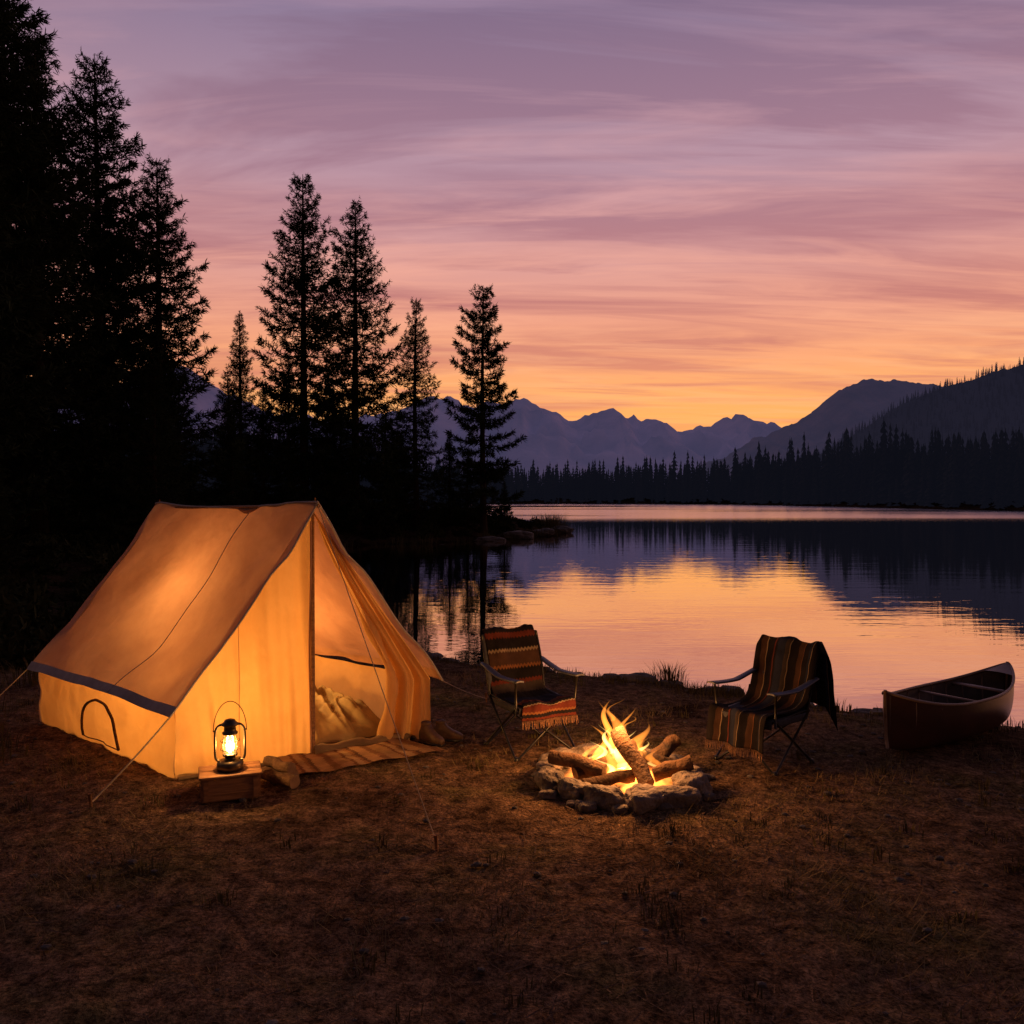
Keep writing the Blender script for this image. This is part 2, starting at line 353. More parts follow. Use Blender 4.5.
# ------------------------------------------------------------------ trees
def tufts(P,D,size,k,spread,w):
    n=len(P); P=np.repeat(P,k,0); D=np.repeat(D,k,0); S=np.repeat(size,k)*rng.uniform(.55,1.2,n*k)
    R=rng.normal(size=(n*k,3)); R/=np.linalg.norm(R,axis=1)[:,None]
    d=D*(1-spread)+R*spread; d/=np.linalg.norm(d,axis=1)[:,None]+1e-9
    W=np.cross(d,rng.normal(size=(n*k,3))); W/=np.linalg.norm(W,axis=1)[:,None]+1e-9
    W*=(S*w)[:,None]
    a=P-W*.6; b_=P+W*.6; c=P+d*S[:,None]*.65+W; e=P+d*S[:,None]
    V=np.stack([a,b_,c,e],1).reshape(-1,3); F=np.arange(len(V)).reshape(-1,4)
    return V,F
def conifer(name,seed,H,R,base,sp,dens,tsize=.25,open_=.0,pw=.8,kk=5,w=.105):
    rs=np.random.default_rng(seed); PP=[];DD=[];SS=[]
    mb=MB(); lean=rs.uniform(-.15,.15,2)
    tr=[(lean[0]*math.sin(i/10*3),lean[1]*math.sin(i/10*2),H*i/10) for i in range(11)]
    r0=H*.0135
    mb.tube(tr,[r0*(1.25 if i==0 else 1)*(1-i/10)**.8+.012 for i in range(11)],8)
    h=base*H; wi=0
    while h<H*.985:
        rel=(H-h)/(H*(1-base)); nb=int(rs.integers(5,8)) if rel>.12 else 4; a0=rs.uniform(0,6.28)
        for j in range(nb):
            az=a0+j*6.283/nb+rs.uniform(-.35,.35); hb=h+rs.uniform(-.12,.12)*sp/.4
            prof=min(1,rel**pw*1.02)*(1-.25*max(0,(rel-.8)/.2))
            Lb=R*prof*rs.uniform(.5,1.15)+R*.045
            if rs.uniform()<open_+.12: Lb*=rs.uniform(.3,.6)
            slope=lerp(.7,-.22,min(1,rel*1.15)**.5)+rs.uniform(-.13,.13)
            dr=np.array([math.cos(az),math.sin(az),0]); side=np.array([-dr[1],dr[0],0])
            b0=np.array([lean[0]*math.sin(hb/H*3),lean[1]*math.sin(hb/H*2),hb])
            def pt(s): return b0+dr*s*Lb+np.array([0,0,slope*s*Lb - .10*Lb*math.sin(s*3.14) + .25*Lb*s*s])
            mb.tube([pt(0),pt(.5),pt(.97)],[.012+.014*Lb,.009+.006*Lb,.005],3,cap=False)
            n=int(dens*(Lb/R)**1.25)+5
            s=.12+.88*rs.uniform(size=n)**.65
            lat=rs.uniform(-1,1,n)*np.minimum((1.08-s),s*1.2)*Lb*.5
            pts=np.array([pt(q) for q in s])+side[None]*lat[:,None]+rs.normal(size=(n,3))*[.03,.03,.045]
            pts[:,2]-=np.abs(lat)*.12
            dd=dr[None]*.7+side[None]*np.sign(lat)[:,None]*.5+np.array([0,0,.18])[None]
            dd/=np.linalg.norm(dd,axis=1)[:,None]
            PP.append(pts);DD.append(dd);SS.append(np.full(n,tsize)*(.65+.45*min(1,Lb/R*1.4)))
        h+=sp*(.35+.7*rel)*rs.uniform(.65,1.35); wi+=1
    PP=np.vstack(PP);DD=np.vstack(DD);SS=np.concatenate(SS)
    V,F=tufts(PP,DD,SS,kk,.5,w)
    tv=np.array(mb.v); tf=[]
    for q in mb.f:
        if len(q)==4: tf.append(q)
        else:
            for a in range(1,len(q)-2,2): tf.append((q[0],q[a],q[a+1],q[a+2]))
    tf=np.array(tf)
    allV=np.vstack([tv,V]); allF=np.vstack([tf,F+len(tv)])
    mi=np.concatenate([np.zeros(len(tf)),np.ones(len(F))])
    return npmesh(name,allV,allF,['bark','needles'],False,mi)
tA=conifer('pine_tree_a',1,16.5,3.2,.07,.47,78,.25,pw=.72)
tB=conifer('pine_tree_b',2,15.2,3.0,.07,.45,74,.25,pw=.72)
tC=conifer('spruce_tree_c',3,11.5,2.3,.04,.36,58,.19,0,.85)
tD=conifer('pine_tree_d',4,12.2,1.95,.12,.56,70,.23,.2,.42)
tE=conifer('pine_tree_e',5,19,3.6,.10,.56,80,.30,pw=.7)
tF=conifer('fir_tree_f',6,11.5,1.9,.04,.34,44,.19,0,.95)
def put(me,name,Xd,Yd,H=None,baseH=1,rz=0,wide=1):
    z=float(height(np.array([Xd]),np.array([Yd]))[0][0])-.1
    s=1 if H is None else H/baseH
    link(name,me,(Xd,Yd,z),rz,(s*wide,s*wide,s))
put(tA,'pine_tree',-9.25,38,15.9,16.5,.3)
put(tB,'pine_tree',-7.05,38.5,14.9,15.2,1.1)
put(tC,'spruce_tree',-4.5,40.5,11.1,11.5,.2,.95)
put(tD,'pine_tree',-1.35,41,11.9,12.2,2.2)
put(tF,'fir_tree',-14.3,45,10.5,11.5,0)
put(tF,'fir_tree',-13.1,50,8.9,11.5,1.4)
put(tB,'pine_tree',-11.0,26.5,12.0,15.2,2.5,1.05)
put(tE,'pine_tree',-13.6,28,15.8,19,.4)
put(tA,'pine_tree',-13.0,23.5,14.0,16.5,3.5)
put(tE,'pine_tree',-14.4,24.5,17,19,1.9)
put(tB,'pine_tree',-16.5,27,15,15.2,4.0,1.1)
put(tE,'pine_tree',-12.7,19.5,15.5,19,5.2)
put(tA,'pine_tree',-19,30,17,16.5,2.0,1.1)
put(tA,'pine_tree',-15.2,32,12,16.5,1.0,1.1)
put(tC,'spruce_tree',-9.6,23,5.2,11.5,1.0,1.3)
put(tC,'spruce_tree',-12.6,30,8.0,11.5,2.0,1.2)
put(tF,'fir_tree',-9.2,28,4.6,11.5,2.4,1.3)
put(tC,'spruce_tree',-12.0,36,6.8,11.5,3.4,1.2)
put(tF,'fir_tree',-10.8,37,6.2,11.5,.9,1.3)
put(tC,'spruce_tree',-8.3,40,6.4,11.5,4.4,1.2)
put(tF,'fir_tree',-6.2,42,6.0,11.5,4.9,1.3)
put(tC,'spruce_tree',-5.9,44,5.2,11.5,.9,1.3)
put(tF,'fir_tree',-3.2,44,5.0,11.5,3.9,1.3)
put(tC,'spruce_tree',-2.2,43,4.2,11.5,5.4,1.3)
put(tF,'fir_tree',-.4,45,2.6,11.5,5.9,1.5)
put(tF,'fir_tree',-15.5,38,8.5,11.5,5.5,1.3)
put(tC,'spruce_tree',-11.0,17,4.6,11.5,5.4,1.3)
put(tF,'fir_tree',-9.6,15.5,3.2,11.5,5.9,1.5)

def mini(seed):
    r=np.random.default_rng(seed); V=[];F=[]
    V+= [(-.02,0,0),(.02,0,0),(.004,0,1),(-.004,0,1)]; F.append((0,1,2,3))
    for l in range(12):
        z=.05+.92*l/12; R=.16*(1-z)**.85+.008
        for k in range(6):
            a=k*1.047+l*.5+r.uniform(-.4,.4); rr=R*r.uniform(.45,1.25); c,s_=math.cos(a),math.sin(a)
            o=len(V); w=.4*R; dz=r.uniform(-.02,.02)
            V+= [(0,0,z+.07+dz),(c*rr*.6-s_*w,s_*rr*.6+c*w,z+.015+dz),(c*rr,s_*rr,z-.02+dz),(c*rr*.6+s_*w,s_*rr*.6-c*w,z+.015+dz)]
            F.append((o,o+1,o+2,o+3))
    return np.array(V),np.array(F)
minis=[mini(s) for s in range(9)]
def forest(name,pts,mat):
    AV=[];AF=[];o=0
    for (x,y,z,h) in pts:
        v,f=minis[rng.integers(9)]; a=rng.uniform(0,6.28); w=h*rng.uniform(.7,1.2)
        c,s_=math.cos(a),math.sin(a)
        q=np.stack([(v[:,0]*c-v[:,1]*s_)*w+x,(v[:,0]*s_+v[:,1]*c)*w+y,v[:,2]*h+z],-1)
        AV.append(q);AF.append(f+o);o+=len(v)
    link(name,npmesh(name,np.vstack(AV),np.vstack(AF),[mat]))
pts=[]
x=rng.uniform(-60,170,8500);y=rng.uniform(60,330,8500); z,d=height(x,y)
for a,b_,c,e in zip(x,y,z,d):
    if e>1.2 and e<55 and (a/b_>-.02 or b_>200) and not(b_<165 and a<66):
        hh=rng.uniform(6,10.5)*(1+.3*(rng.uniform()<.15))*(1+.3*max(0,min(1,(a-30)/40)))
        hh=min(hh,.085*b_) if a/b_>.45 else hh
        if e<4: hh*=.6
        pts.append((a,b_,c-.2,hh))
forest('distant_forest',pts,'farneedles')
pts=[]
x=rng.uniform(-80,0,1100);y=rng.uniform(52,110,1100); z,d=height(x,y)
for a,b_,c,e in zip(x,y,z,d):
    if e>1 and e<45 and a/b_<-.03 : pts.append((a,b_,c-.2,rng.uniform(4,6.5)*b_/70*(1.0 if a/b_<-.12 else .75)))
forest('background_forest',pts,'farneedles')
ho=bpy.data.objects['forested_hill']; hv=np.zeros(len(ho.data.vertices)*3,dtype=np.float32); ho.data.vertices.foreach_get('co',hv); hv=hv.reshape(-1,3)
sel=hv[(hv[:,2]>4)&(hv[:,0]<560)&(hv[:,1]<640)]; pick=sel[rng.integers(0,len(sel),5200)]
pts=[(p_[0]+rng.uniform(-3,3),p_[1]+rng.uniform(-5,5),p_[2]-2,rng.uniform(4,8.5)) for p_ in pick]
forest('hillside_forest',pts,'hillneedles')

# ------------------------------------------------------------------ shrubs / grass / reeds
def blobs(name,cl,mat,size,k=4,w=.3,dens=260):
    PP=[];DD=[]
    for (x,y,z,rx,rz_) in cl:
        n=int(dens*rx*rx)+60
        u=rng.normal(size=(n,3)); u/=np.linalg.norm(u,axis=1)[:,None]; rr=rng.uniform(.35,1,n)**.6
        lobes=1+.3*np.sin(u[:,0]*5+x)*np.cos(u[:,1]*4+y)
        p_=u*rr[:,None]*lobes[:,None]*[rx,rx,rz_]; p_[:,2]=np.abs(p_[:,2])
        PP.append(p_+[x,y,z]); DD.append(u)
    V,F=tufts(np.vstack(PP),np.vstack(DD),np.full(sum(len(q) for q in PP),size),k,.6,w)
    return link(name,npmesh(name,V,F,[mat]))
cl=[]
for i in range(2400):
    x=rng.uniform(-24,4);y=rng.uniform(9,56); z,d=height(np.array([x]),np.array([y])); 
    if d[0]<.3: continue
    if x>-5.5 and y<20: continue
    s_=rng.uniform(.25,.75)*(1 if d[0]>1.5 else .5)*(1.3 if y>25 else .8)
    if x>-.5: s_*=.45
    cl.append((x,y,z[0]-.05,s_,s_*rng.uniform(.6,1.2)))
random.shuffle(cl); cl=cl[:620]
for i in range(120):
    x=rng.uniform(-10,-4.9);y=rng.uniform(8.2,15); z,d=height(np.array([x]),np.array([y]))
    if d[0]<.5: continue
    s_=rng.uniform(.15,.42); cl.append((x,y,z[0]-.04,s_,s_*rng.uniform(.6,1.2)))
blobs('shrubs',cl,'leaf',.17,4,.2,170)
FLc=np.array([-2.15,5.42]);FRc=np.array([-.63,6.40]);BLc=np.array([-3.79,6.82])
e1=FRc-FLc;e2=BLc-FLc; det=e1[0]*e2[1]-e1[1]*e2[0]
n=170000; x=rng.uniform(-7,8,n); y=rng.uniform(1.2,13,n); z,d=height(x,y)
cln=np.array([noise.noise(Vector((a*1.1,b_*1.1,1.5)))+.6*noise.noise(Vector((a*4.5,b_*4.5,7))) for a,b_ in zip(x,y)])
keep=(d>.12)&(cln>rng.uniform(-.2,.35,n))&(np.hypot(x-.69,y-5.37)>.62)
uu=((x-FLc[0])*e2[1]-(y-FLc[1])*e2[0])/det; vv=(e1[0]*(y-FLc[1])-e1[1]*(x-FLc[0]))/det
keep&=~((uu>-.03)&(uu<1.03)&(vv>-.3)&(vv<1.03)&((vv>-.02)|(uu>.4)))
x,y,z,cln=x[keep],y[keep],z[keep],cln[keep]; n=len(x)
h=rng.uniform(.012,.045,n)*(1+np.clip(cln,0,1)*1.6)
h*=np.where(rng.uniform(size=n)<.03,2.0,1)
a=rng.uniform(0,6.28,n); ln=rng.uniform(.2,1.8,n)*h; w=rng.uniform(.0014,.003,n)
bx=np.cos(a+1.57)*w;by=np.sin(a+1.57)*w
V=np.stack([np.stack([x-bx,y-by,z-.006],-1),np.stack([x+bx,y+by,z-.006],-1),np.stack([x+np.cos(a)*ln,y+np.sin(a)*ln,z+h],-1)],1).reshape(-1,3)
link('grass',npmesh('grass',V,np.arange(len(V)).reshape(-1,3),['grass']))
n=16000; x=rng.uniform(-5,6,n); y=rng.uniform(1.5,10,n); z,d=height(x,y); k_=(d>.2)&(np.hypot(x-.69,y-5.37)>.6); x,y,z=x[k_],y[k_],z[k_]; n=len(x)
a=rng.uniform(0,6.28,n); l=rng.uniform(.012,.07,n); w=rng.uniform(.001,.0035,n); zt=rng.uniform(.006,.022,n)
dx,dy=np.cos(a)*l,np.sin(a)*l; bx,by=-np.sin(a)*w,np.cos(a)*w
V=np.stack([np.stack([x-dx-bx,y-dy-by,z+.006],-1),np.stack([x-dx+bx,y-dy+by,z+.008],-1),np.stack([x+dx+bx,y+dy+by,z+zt],-1),np.stack([x+dx-bx,y+dy-by,z+zt],-1)],1).reshape(-1,3)
link('pine_litter',npmesh('pine_litter',V,np.arange(len(V)).reshape(-1,4),['log']))
RV=[]
def reed(cx,cy,n,hh,sp):
    z0=float(height(np.array([cx]),np.array([cy]))[0][0])
    for i in range(n):
        a=rng.uniform(0,6.28); r=rng.uniform(0,sp); x,y=cx+math.cos(a)*r,cy+math.sin(a)*r
        h=hh*rng.uniform(.5,1); l=h*rng.uniform(.1,.7); a2=a+rng.uniform(-.6,.6); w=.003+.0015*hh*4
        bx,by=-math.sin(a2)*w,math.cos(a2)*w; mx_,my=x+math.cos(a2)*l*.35,y+math.sin(a2)*l*.35
        RV.append([(x-bx,y-by,z0-.03),(x+bx,y+by,z0-.03),(mx_+bx*.8,my+by*.8,z0+h*.65),(mx_-bx*.8,my-by*.8,z0+h*.65)])
        RV.append([(mx_-bx*.8,my-by*.8,z0+h*.65),(mx_+bx*.8,my+by*.8,z0+h*.65),(x+math.cos(a2)*l,y+math.sin(a2)*l,z0+h),(x+math.cos(a2)*l,y+math.sin(a2)*l,z0+h*1.001)])
reed(1.62,8.75,120,.26,.16); reed(1.45,8.85,50,.16,.12)
for i in range(200):
    t=rng.uniform(0,1); k=rng.integers(2,13); A,B_=LAKE[k],LAKE[k+1]; q=A+(B_-A)*t
    reed(q[0]+rng.uniform(-.3,.1),q[1]-rng.uniform(.1,.8),int(rng.integers(8,28)),rng.uniform(.04,.12),.14)
for i in range(60):
    k=rng.integers(12,22); t=rng.uniform(); A,B_=LAKE[k],LAKE[k+1]; q=A+(B_-A)*t
    reed(q[0]+rng.uniform(-.6,.2),q[1]+rng.uniform(-.2,.8),30,rng.uniform(.3,.7),.5)
for (cx,cy) in ((2.3,49),(2.6,50.5),(2.0,47.5)): reed(cx,cy,160,1.0,.7)
for (cx,cy,hh) in ((-3.9,6.3,.22),(-4.3,6.9,.25),(-3.6,5.9,.15),(-.2,8.2,.12),(-1.0,8.6,.16),(-4.8,7.5,.3),(.6,8.4,.1),(-4.6,6.2,.2),(-5.2,6.6,.28),(-4.0,5.5,.12),(-5.4,7.6,.3),(-5.8,8.4,.35),(-4.6,8.2,.3)): reed(cx,cy,60,hh,.25)
for i in range(150):
    cx=rng.uniform(-4.5,5);cy=rng.uniform(2.2,7.5)
    if math.hypot(cx-.69,cy-5.37)<.75: continue
    u_=((cx-FLc[0])*e2[1]-(cy-FLc[1])*e2[0])/det; v_=(e1[0]*(cy-FLc[1])-e1[1]*(cx-FLc[0]))/det
    if -.1<u_<1.1 and -.3<v_<1.1: continue
    reed(cx,cy,int(rng.integers(10,30)),rng.uniform(.03,.07),.09)
RV=np.array(RV).reshape(-1,3)
link('shore_grass',npmesh('shore_grass',RV,np.arange(len(RV)).reshape(-1,4),['reed']))
mb=MB()
for i in range(620):
    x=rng.uniform(-4.5,5);y=rng.uniform(2,9); z,d=height(np.array([x]),np.array([y]))
    if d[0]<.05 or math.hypot(x-.69,y-5.37)<.6: continue
    s_=rng.uniform(.006,.02); mb.rock((x,y,z[0]+s_*.2),(s_*1.3,s_,s_*.7),i,1,0,.4)
mb.build('pebbles',['rock'],smooth=False)
mb=MB()
for i in range(80):
    k=int(rng.integers(2,13)); t=rng.uniform(); q=LAKE[k]+(LAKE[k+1]-LAKE[k])*t
    x=q[0]+rng.uniform(-.15,.15);y=q[1]+rng.uniform(-.45,.15); z=float(height(np.array([x]),np.array([y]))[0][0]); s_=rng.uniform(.03,.09)
    mb.rock((x,y,z+s_*.15),(s_*1.4,s_*1.1,s_*.7),i+50,2,0,.5)
for (x,y,s_) in ((1.3,8.7,.13),(1.15,8.8,.09),(1.0,8.75,.07),(-1.0,38.8,.5),(.3,40.9,.5),(1.6,44,.4),(-3,35.9,.5),(2.7,47.5,.45),(-5,34.8,.6)):
    z=float(height(np.array([x]),np.array([y]))[0][0]); mb.rock((x,y,z+.02),(s_*1.4,s_,s_*.5),s_*90,3,0,.5)
mb.build('shore_rocks',['rock'],smooth=False)

# ------------------------------------------------------------------ tent
tent=empty('canvas_tent',(-2.2,6.6,0))
def TP(u,v,z): 
    q=FLc+e1*u+e2*v; return Vector((q[0],q[1],z))
RZ=1.76; EZ=.44
nL=Vector((-.66,-.75,0)).normalized()
def roof(left):
    def fn(a,b_):
        v=lerp(-.035,1.02,b_); ue=-.035 if left else 1.035
        eave=TP(ue,v,EZ-.02+.03*math.sin(b_*math.pi*1)*.6); ridge=TP(.5,v,RZ-.04*math.sin(b_*math.pi)-.02*b_)
        p=eave.lerp(ridge,a)
        n=Vector((0,0,1))*.65+(Vector((-e1[0],-e1[1],0)).normalized()*(1 if left else -1))*.75
        sag=.08*math.sin(a*math.pi)*(.55+.45*math.sin(b_*math.pi))
        w=.012*math.sin((a*3.2+b_*9)+2*math.sin(b_*4))*math.sin(a*math.pi)+.045*noise.noise(Vector((a*3,b_*4,2 if left else 5)))
        w+=.020*noise.noise(Vector((a*4+b_*9,b_*3-a*3,8)))
        w+=.008*math.sin((b_*26)+a*5)*max(0,1-a*2.6)
        w+=.014*abs(math.sin((a+b_*.9)*11))*math.exp(-((a-.1)**2+(b_)**2)*5)
        w+=.014*abs(math.sin((1-a+b_*.7)*13))*math.exp(-((1-a)**2+(b_)**2)*6)
        w+=.012*abs(math.sin((a+(1-b_)*.9)*11))*math.exp(-((a)**2+(1-b_)**2)*5)
        return p+n*(w-sag)
    return fn
rl=roof(True); rr=roof(False)
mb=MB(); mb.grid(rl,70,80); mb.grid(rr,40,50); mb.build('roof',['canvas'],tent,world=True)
mb=MB()
for v in (.36,):
    mb.tube([rl(a/30,v)+Vector((-.003,-.006,.006)) for a in range(31)],.0035,5)
mb.tube([rl(a/20,.0)+Vector((0,-.002,.002)) for a in range(21)],.007,6)
mb.tube([rr(a/20,.0)+Vector((0,-.002,.002)) for a in range(21)],.007,6)
mb.tube([rl(1,b_/20)+Vector((0,0,.006)) for b_ in range(21)],.009,6)
def band(a,b_):
    p=rl(0,b_); q=rl(.04,b_); return q.lerp(p,a*1.0)+Vector((-.004,-.006,.006))+Vector((0,0,-.03))*max(0,a-.7)
mb.grid(band,4,80)
def bandr(a,b_):
    p=rr(0,b_); q=rr(.06,b_); return q.lerp(p,a)+Vector((.006,.0,.004))
mb.grid(bandr,3,40)
mb.build('eave_trim',['trim'],tent,world=True)
mb=MB()
def wl(a,b_):
    z=EZ*1.0*a; p=TP(0,b_,z); bulge=.03*math.sin(a*math.pi)*math.sin(b_*math.pi)+.02*noise.noise(Vector((a*2,b_*7,3)))+.016*noise.noise(Vector((a*3,b_*19,3)))
    return p+nL*bulge
mb.grid(wl,14,90)
mb.grid(lambda a,b_:TP(1,b_,EZ*a)-nL*(.01*math.sin(b_*30)),8,40)
def back(a,b_):
    u=b_; top=EZ+(RZ-.05-EZ)*(1-abs(u-.5)*2); return TP(u,.985,top*a)+Vector((-.6,.7,0))*(.05*noise.noise(Vector((a*3,b_*3,1)))+.02*math.sin(b_*22+a*2))
mb.grid(back,24,40)
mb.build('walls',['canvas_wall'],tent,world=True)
nF=Vector((e1[1],-e1[0],0)).normalized()
def fl(a,b_):
    u=.5*b_; top=EZ+(RZ-.05-EZ)*(u/.5); z=top*a
    fold=noise.noise(Vector((b_*6+1.1*a,a*.8,31)))*.085+noise.noise(Vector((b_*15+a,a*1.2,37)))*.032
    w=fold*(1-a*.55)*min(1,b_*5)+.03*noise.noise(Vector((a*2.5,b_*3,9)))+.045*math.sin(b_*math.pi)*(1-a)*.5
    return TP(u,.0,z)+nF*(w)
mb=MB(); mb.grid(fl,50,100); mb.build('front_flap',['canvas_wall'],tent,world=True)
mb=MB()
mb.tube([fl(a/30,.985)+nF*.006 for a in range(30)],.007,6)
mb.tube([fl(a/30,.45)+nF*.002 for a in range(31)],.002,5)
mb.build('flap_seams',['canvas'],tent,world=True)
mb=MB()
def fr_(a,b_):
    z_out=(RZ-.05)*a
    uo=1.0 if z_out<EZ else 1-.5*(z_out-EZ)/(RZ-.05-EZ)
    ui=np.interp(a,[0,.12,.3,.45,.7,1],[.80,.82,.83,.755,.63,.5])
    ui=min(ui,uo)
    u=lerp(uo,ui,b_); amp=.045*min(1,(uo-ui)*6)
    w=amp*(math.sin(b_*13+2*a)+.5*math.sin(b_*29+a*3))+.03*noise.noise(Vector((a*4,b_*4,4)))
    return TP(u,.0,z_out)+nF*(w*(1 if b_>.06 else .3)+.02)
mb.grid(fr_,50,60)
mb.tube(spline([TP(.80,.02,.01)+nF*.05,TP(.83,.02,.25)+nF*.05,TP(.835,.02,.50)+nF*.05,TP(.77,.02,.78)+nF*.03,TP(.68,.02,1.1)+nF*.02,TP(.55,.02,1.6)],20),[.05+.012*math.sin(i*1.1)-.036*max(0,(i-8)/12)-.02*math.exp(-(i-8)**2/3) for i in range(21)],12)
mb.build('open_flap',['canvas_wall'],tent,world=True)
mb=MB()
mb.tube([TP(.5,-.005,0),TP(.5,-.005,RZ-.03)],.014,10)
mb.tube([TP(.5,1,0),TP(.5,.97,RZ-.09)],.014,8)
mb.tube([TP(.5,-.04,RZ-.02),TP(.5,1.02,RZ-.055)],.012,8)
mb.tube([TP(.5,-.02,RZ-.03),TP(.5,-.02,RZ+.035)],.006,8)
mb.tube([TP(.5,.99,RZ-.08),TP(.5,.99,RZ+.02)],.006,8)
mb.build('poles',['wood'],tent,world=True)
mb=MB(); mb.grid(lambda a,b_:TP(lerp(.01,.99,a),lerp(-.0,.98,b_),.022+.008*noise.noise(Vector((a*5,b_*5,0)))),20,20)
mb.build('groundsheet',['floor'],tent,world=True)
mb=MB()
mb.tube([TP(lerp(.5,.9,i/14),-.012,.035+.008*math.sin(i*1.4))+nF*(.012*math.sin(i*.9)) for i in range(15)],[.038+.006*math.sin(i*2.1) for i in range(15)],10)
mb.tube([TP(lerp(0,.5,i/20),-.01,.012)+nF*.03 for i in range(21)],.012,6)
mb.build('door_sill',['floor'],tent,world=True)
mb=MB(); c=.47; hw=.135
def az_(t): return .10+.25*max(0,math.sin(t))**.8
arc=[]
for i in range(21):
    t=math.pi*i/20; arc.append(wl(az_(t)/EZ,c-hw*math.cos(t))+nL*.010)
arc=[wl(.05/EZ,c-hw)+nL*.010]+arc+[wl(.05/EZ,c+hw)+nL*.010]
mb.tube(arc,.010,6); mb.tube([wl(.05/EZ,lerp(c+hw,c-hw,k/6))+nL*.010 for k in range(7)],.004,6)
mb.build('window_frame',['log'],tent,world=True)
def rope(mb,a,b_,sag=.01,r=.0045):
    a=Vector(a);b_=Vector(b_); mb.tube([a.lerp(b_,i/10)+Vector((0,0,-sag*math.sin(i/10*math.pi))) for i in range(11)],r,6)
mb=MB(); pegs=[]
for a,b_ in [(rl(0,.0),(-2.44,4.93,.03)),(rl(0,1),(-4.0,5.9,.03)),(TP(.5,-.03,RZ),(-.38,4.33,.02)),(rr(0,0),(-.22,7.5,.02)),(rr(0,1),(-1.6,8.6,.02)),(TP(.5,1.0,RZ-.05),(-4.2,9.3,.02))]:
    rope(mb,a,b_,.012,.0055 if b_[0]<-2.3 and b_[1]<5 else .003); pegs.append(b_)
mb.build('guy_ropes',['rope'],tent,world=True)
mb=MB()
for b_ in pegs: mb.tube([(b_[0]-.01,b_[1]-.01,.08),(b_[0],b_[1],-.06)],[.011,.006],7)
mb.build('pegs',['wood'],tent,world=True)
def light(name,loc,power,col,r,parent=None):
    l=bpy.data.lights.new(name,'POINT'); l.energy=power; l.color=col; l.shadow_soft_size=r
    o=bpy.data.objects.new(name,l); COL.objects.link(o); o.location=loc
    if parent: o.parent=parent; o.location=Vector(loc)-parent.location
    return o
light('tent_lamp_light',TP(.34,.26,.42),23,(1,.46,.10),.07,tent)
light('tent_lamp_light_b',TP(.52,.55,.85),50,(1,.50,.13),.09,tent)
# bedding: quilted sleeping bag heaped on the floor, pillows behind
def bed(a,b_):
    u=lerp(.50,.93,a); v=lerp(.07,.72,b_)
    edge=min(1,min(a,1-a)*6)*min(1,min(b_,1-b_)*7); edge=edge**.5
    hump=.15*math.exp(-((a-.35)**2/.05+(b_-.34)**2/.03))+.17*math.exp(-((a-.7)**2/.04+(b_-.55)**2/.05))+.10*math.exp(-((a-.8)**2/.03+(b_-.2)**2/.02))+.08*math.exp(-((a-.2)**2/.02+(b_-.75)**2/.04))
    q=.022*abs(math.sin(b_*26+3*noise.noise(Vector((a*3,b_*3,1)))))**.6
    fo=.055*(1-abs(noise.noise(Vector((a*4.5+1.2*noise.noise(Vector((a*3,b_*3,6))),b_*4,12))))*3.2)+.015*noise.noise(Vector((a*14,b_*14,3)))
    return TP(u+.02*noise.noise(Vector((b_*4,1,1))),v+.015*noise.noise(Vector((a*5,2,2))),.026+edge*(.075+hump+q+max(-.03,fo)))
mb=MB(); mb.grid(bed,110,110)
mb.build('sleeping_bag',['bag'],world=True,loc=TP(.7,.4,.02))
def pillow(mb,c_,sx,sy,sz,rz,tilt):
    Mx=Matrix.Translation(c_)@Matrix.Rotation(rz,4,'Z')@Matrix.Rotation(tilt,4,'X')
    for sg in (1,-1):
        def f(a,b_):
            x,y=a*2-1,b_*2-1; h=((1-x**4)*(1-y**4))**.5; w=.03*noise.noise(Vector((x*3,y*3,sg+c_.x)))*h
            return Mx@Vector((x*sx*(1-.06*(1-y*y)),y*sy*(1-.06*(1-x*x)),sg*(sz*h+w*.6)))
        mb.grid(f,26,20)
mb=MB(); pillow(mb,TP(.62,.82,.22),.27,.17,.09,.55,.7); pillow(mb,TP(.80,.80,.20),.24,.16,.09,.3,.6)
mb.build('pillows',['bag2'],world=True,loc=TP(.6,.75,.02))
mb=MB(); C4=[Vector((-1.40,5.36,0)),Vector((-.48,5.93,0)),Vector((-.82,6.23,0)),Vector((-1.60,5.78,0))]
mb.grid(lambda a,b_:(C4[0].lerp(C4[1],a)).lerp(C4[3].lerp(C4[2],a),b_)+Vector((0,0,.034+.018*noise.noise(Vector((a*6,b_*4,0)))+.002*math.sin(b_*60))),60,30)
for i in range(46):
    p_=C4[0].lerp(C4[3],i/45); mb.tube([p_+Vector((0,0,.028)),p_+Vector((-.03,-.015,.018+rng.uniform(-.004,.004)))],.003,3)
    p_=C4[1].lerp(C4[2],i/45); mb.tube([p_+Vector((0,0,.028)),p_+Vector((.035,.012,.018))],.003,3)
mb.build('woven_rug',['rug'],world=True,loc=(-1.1,5.8,0))
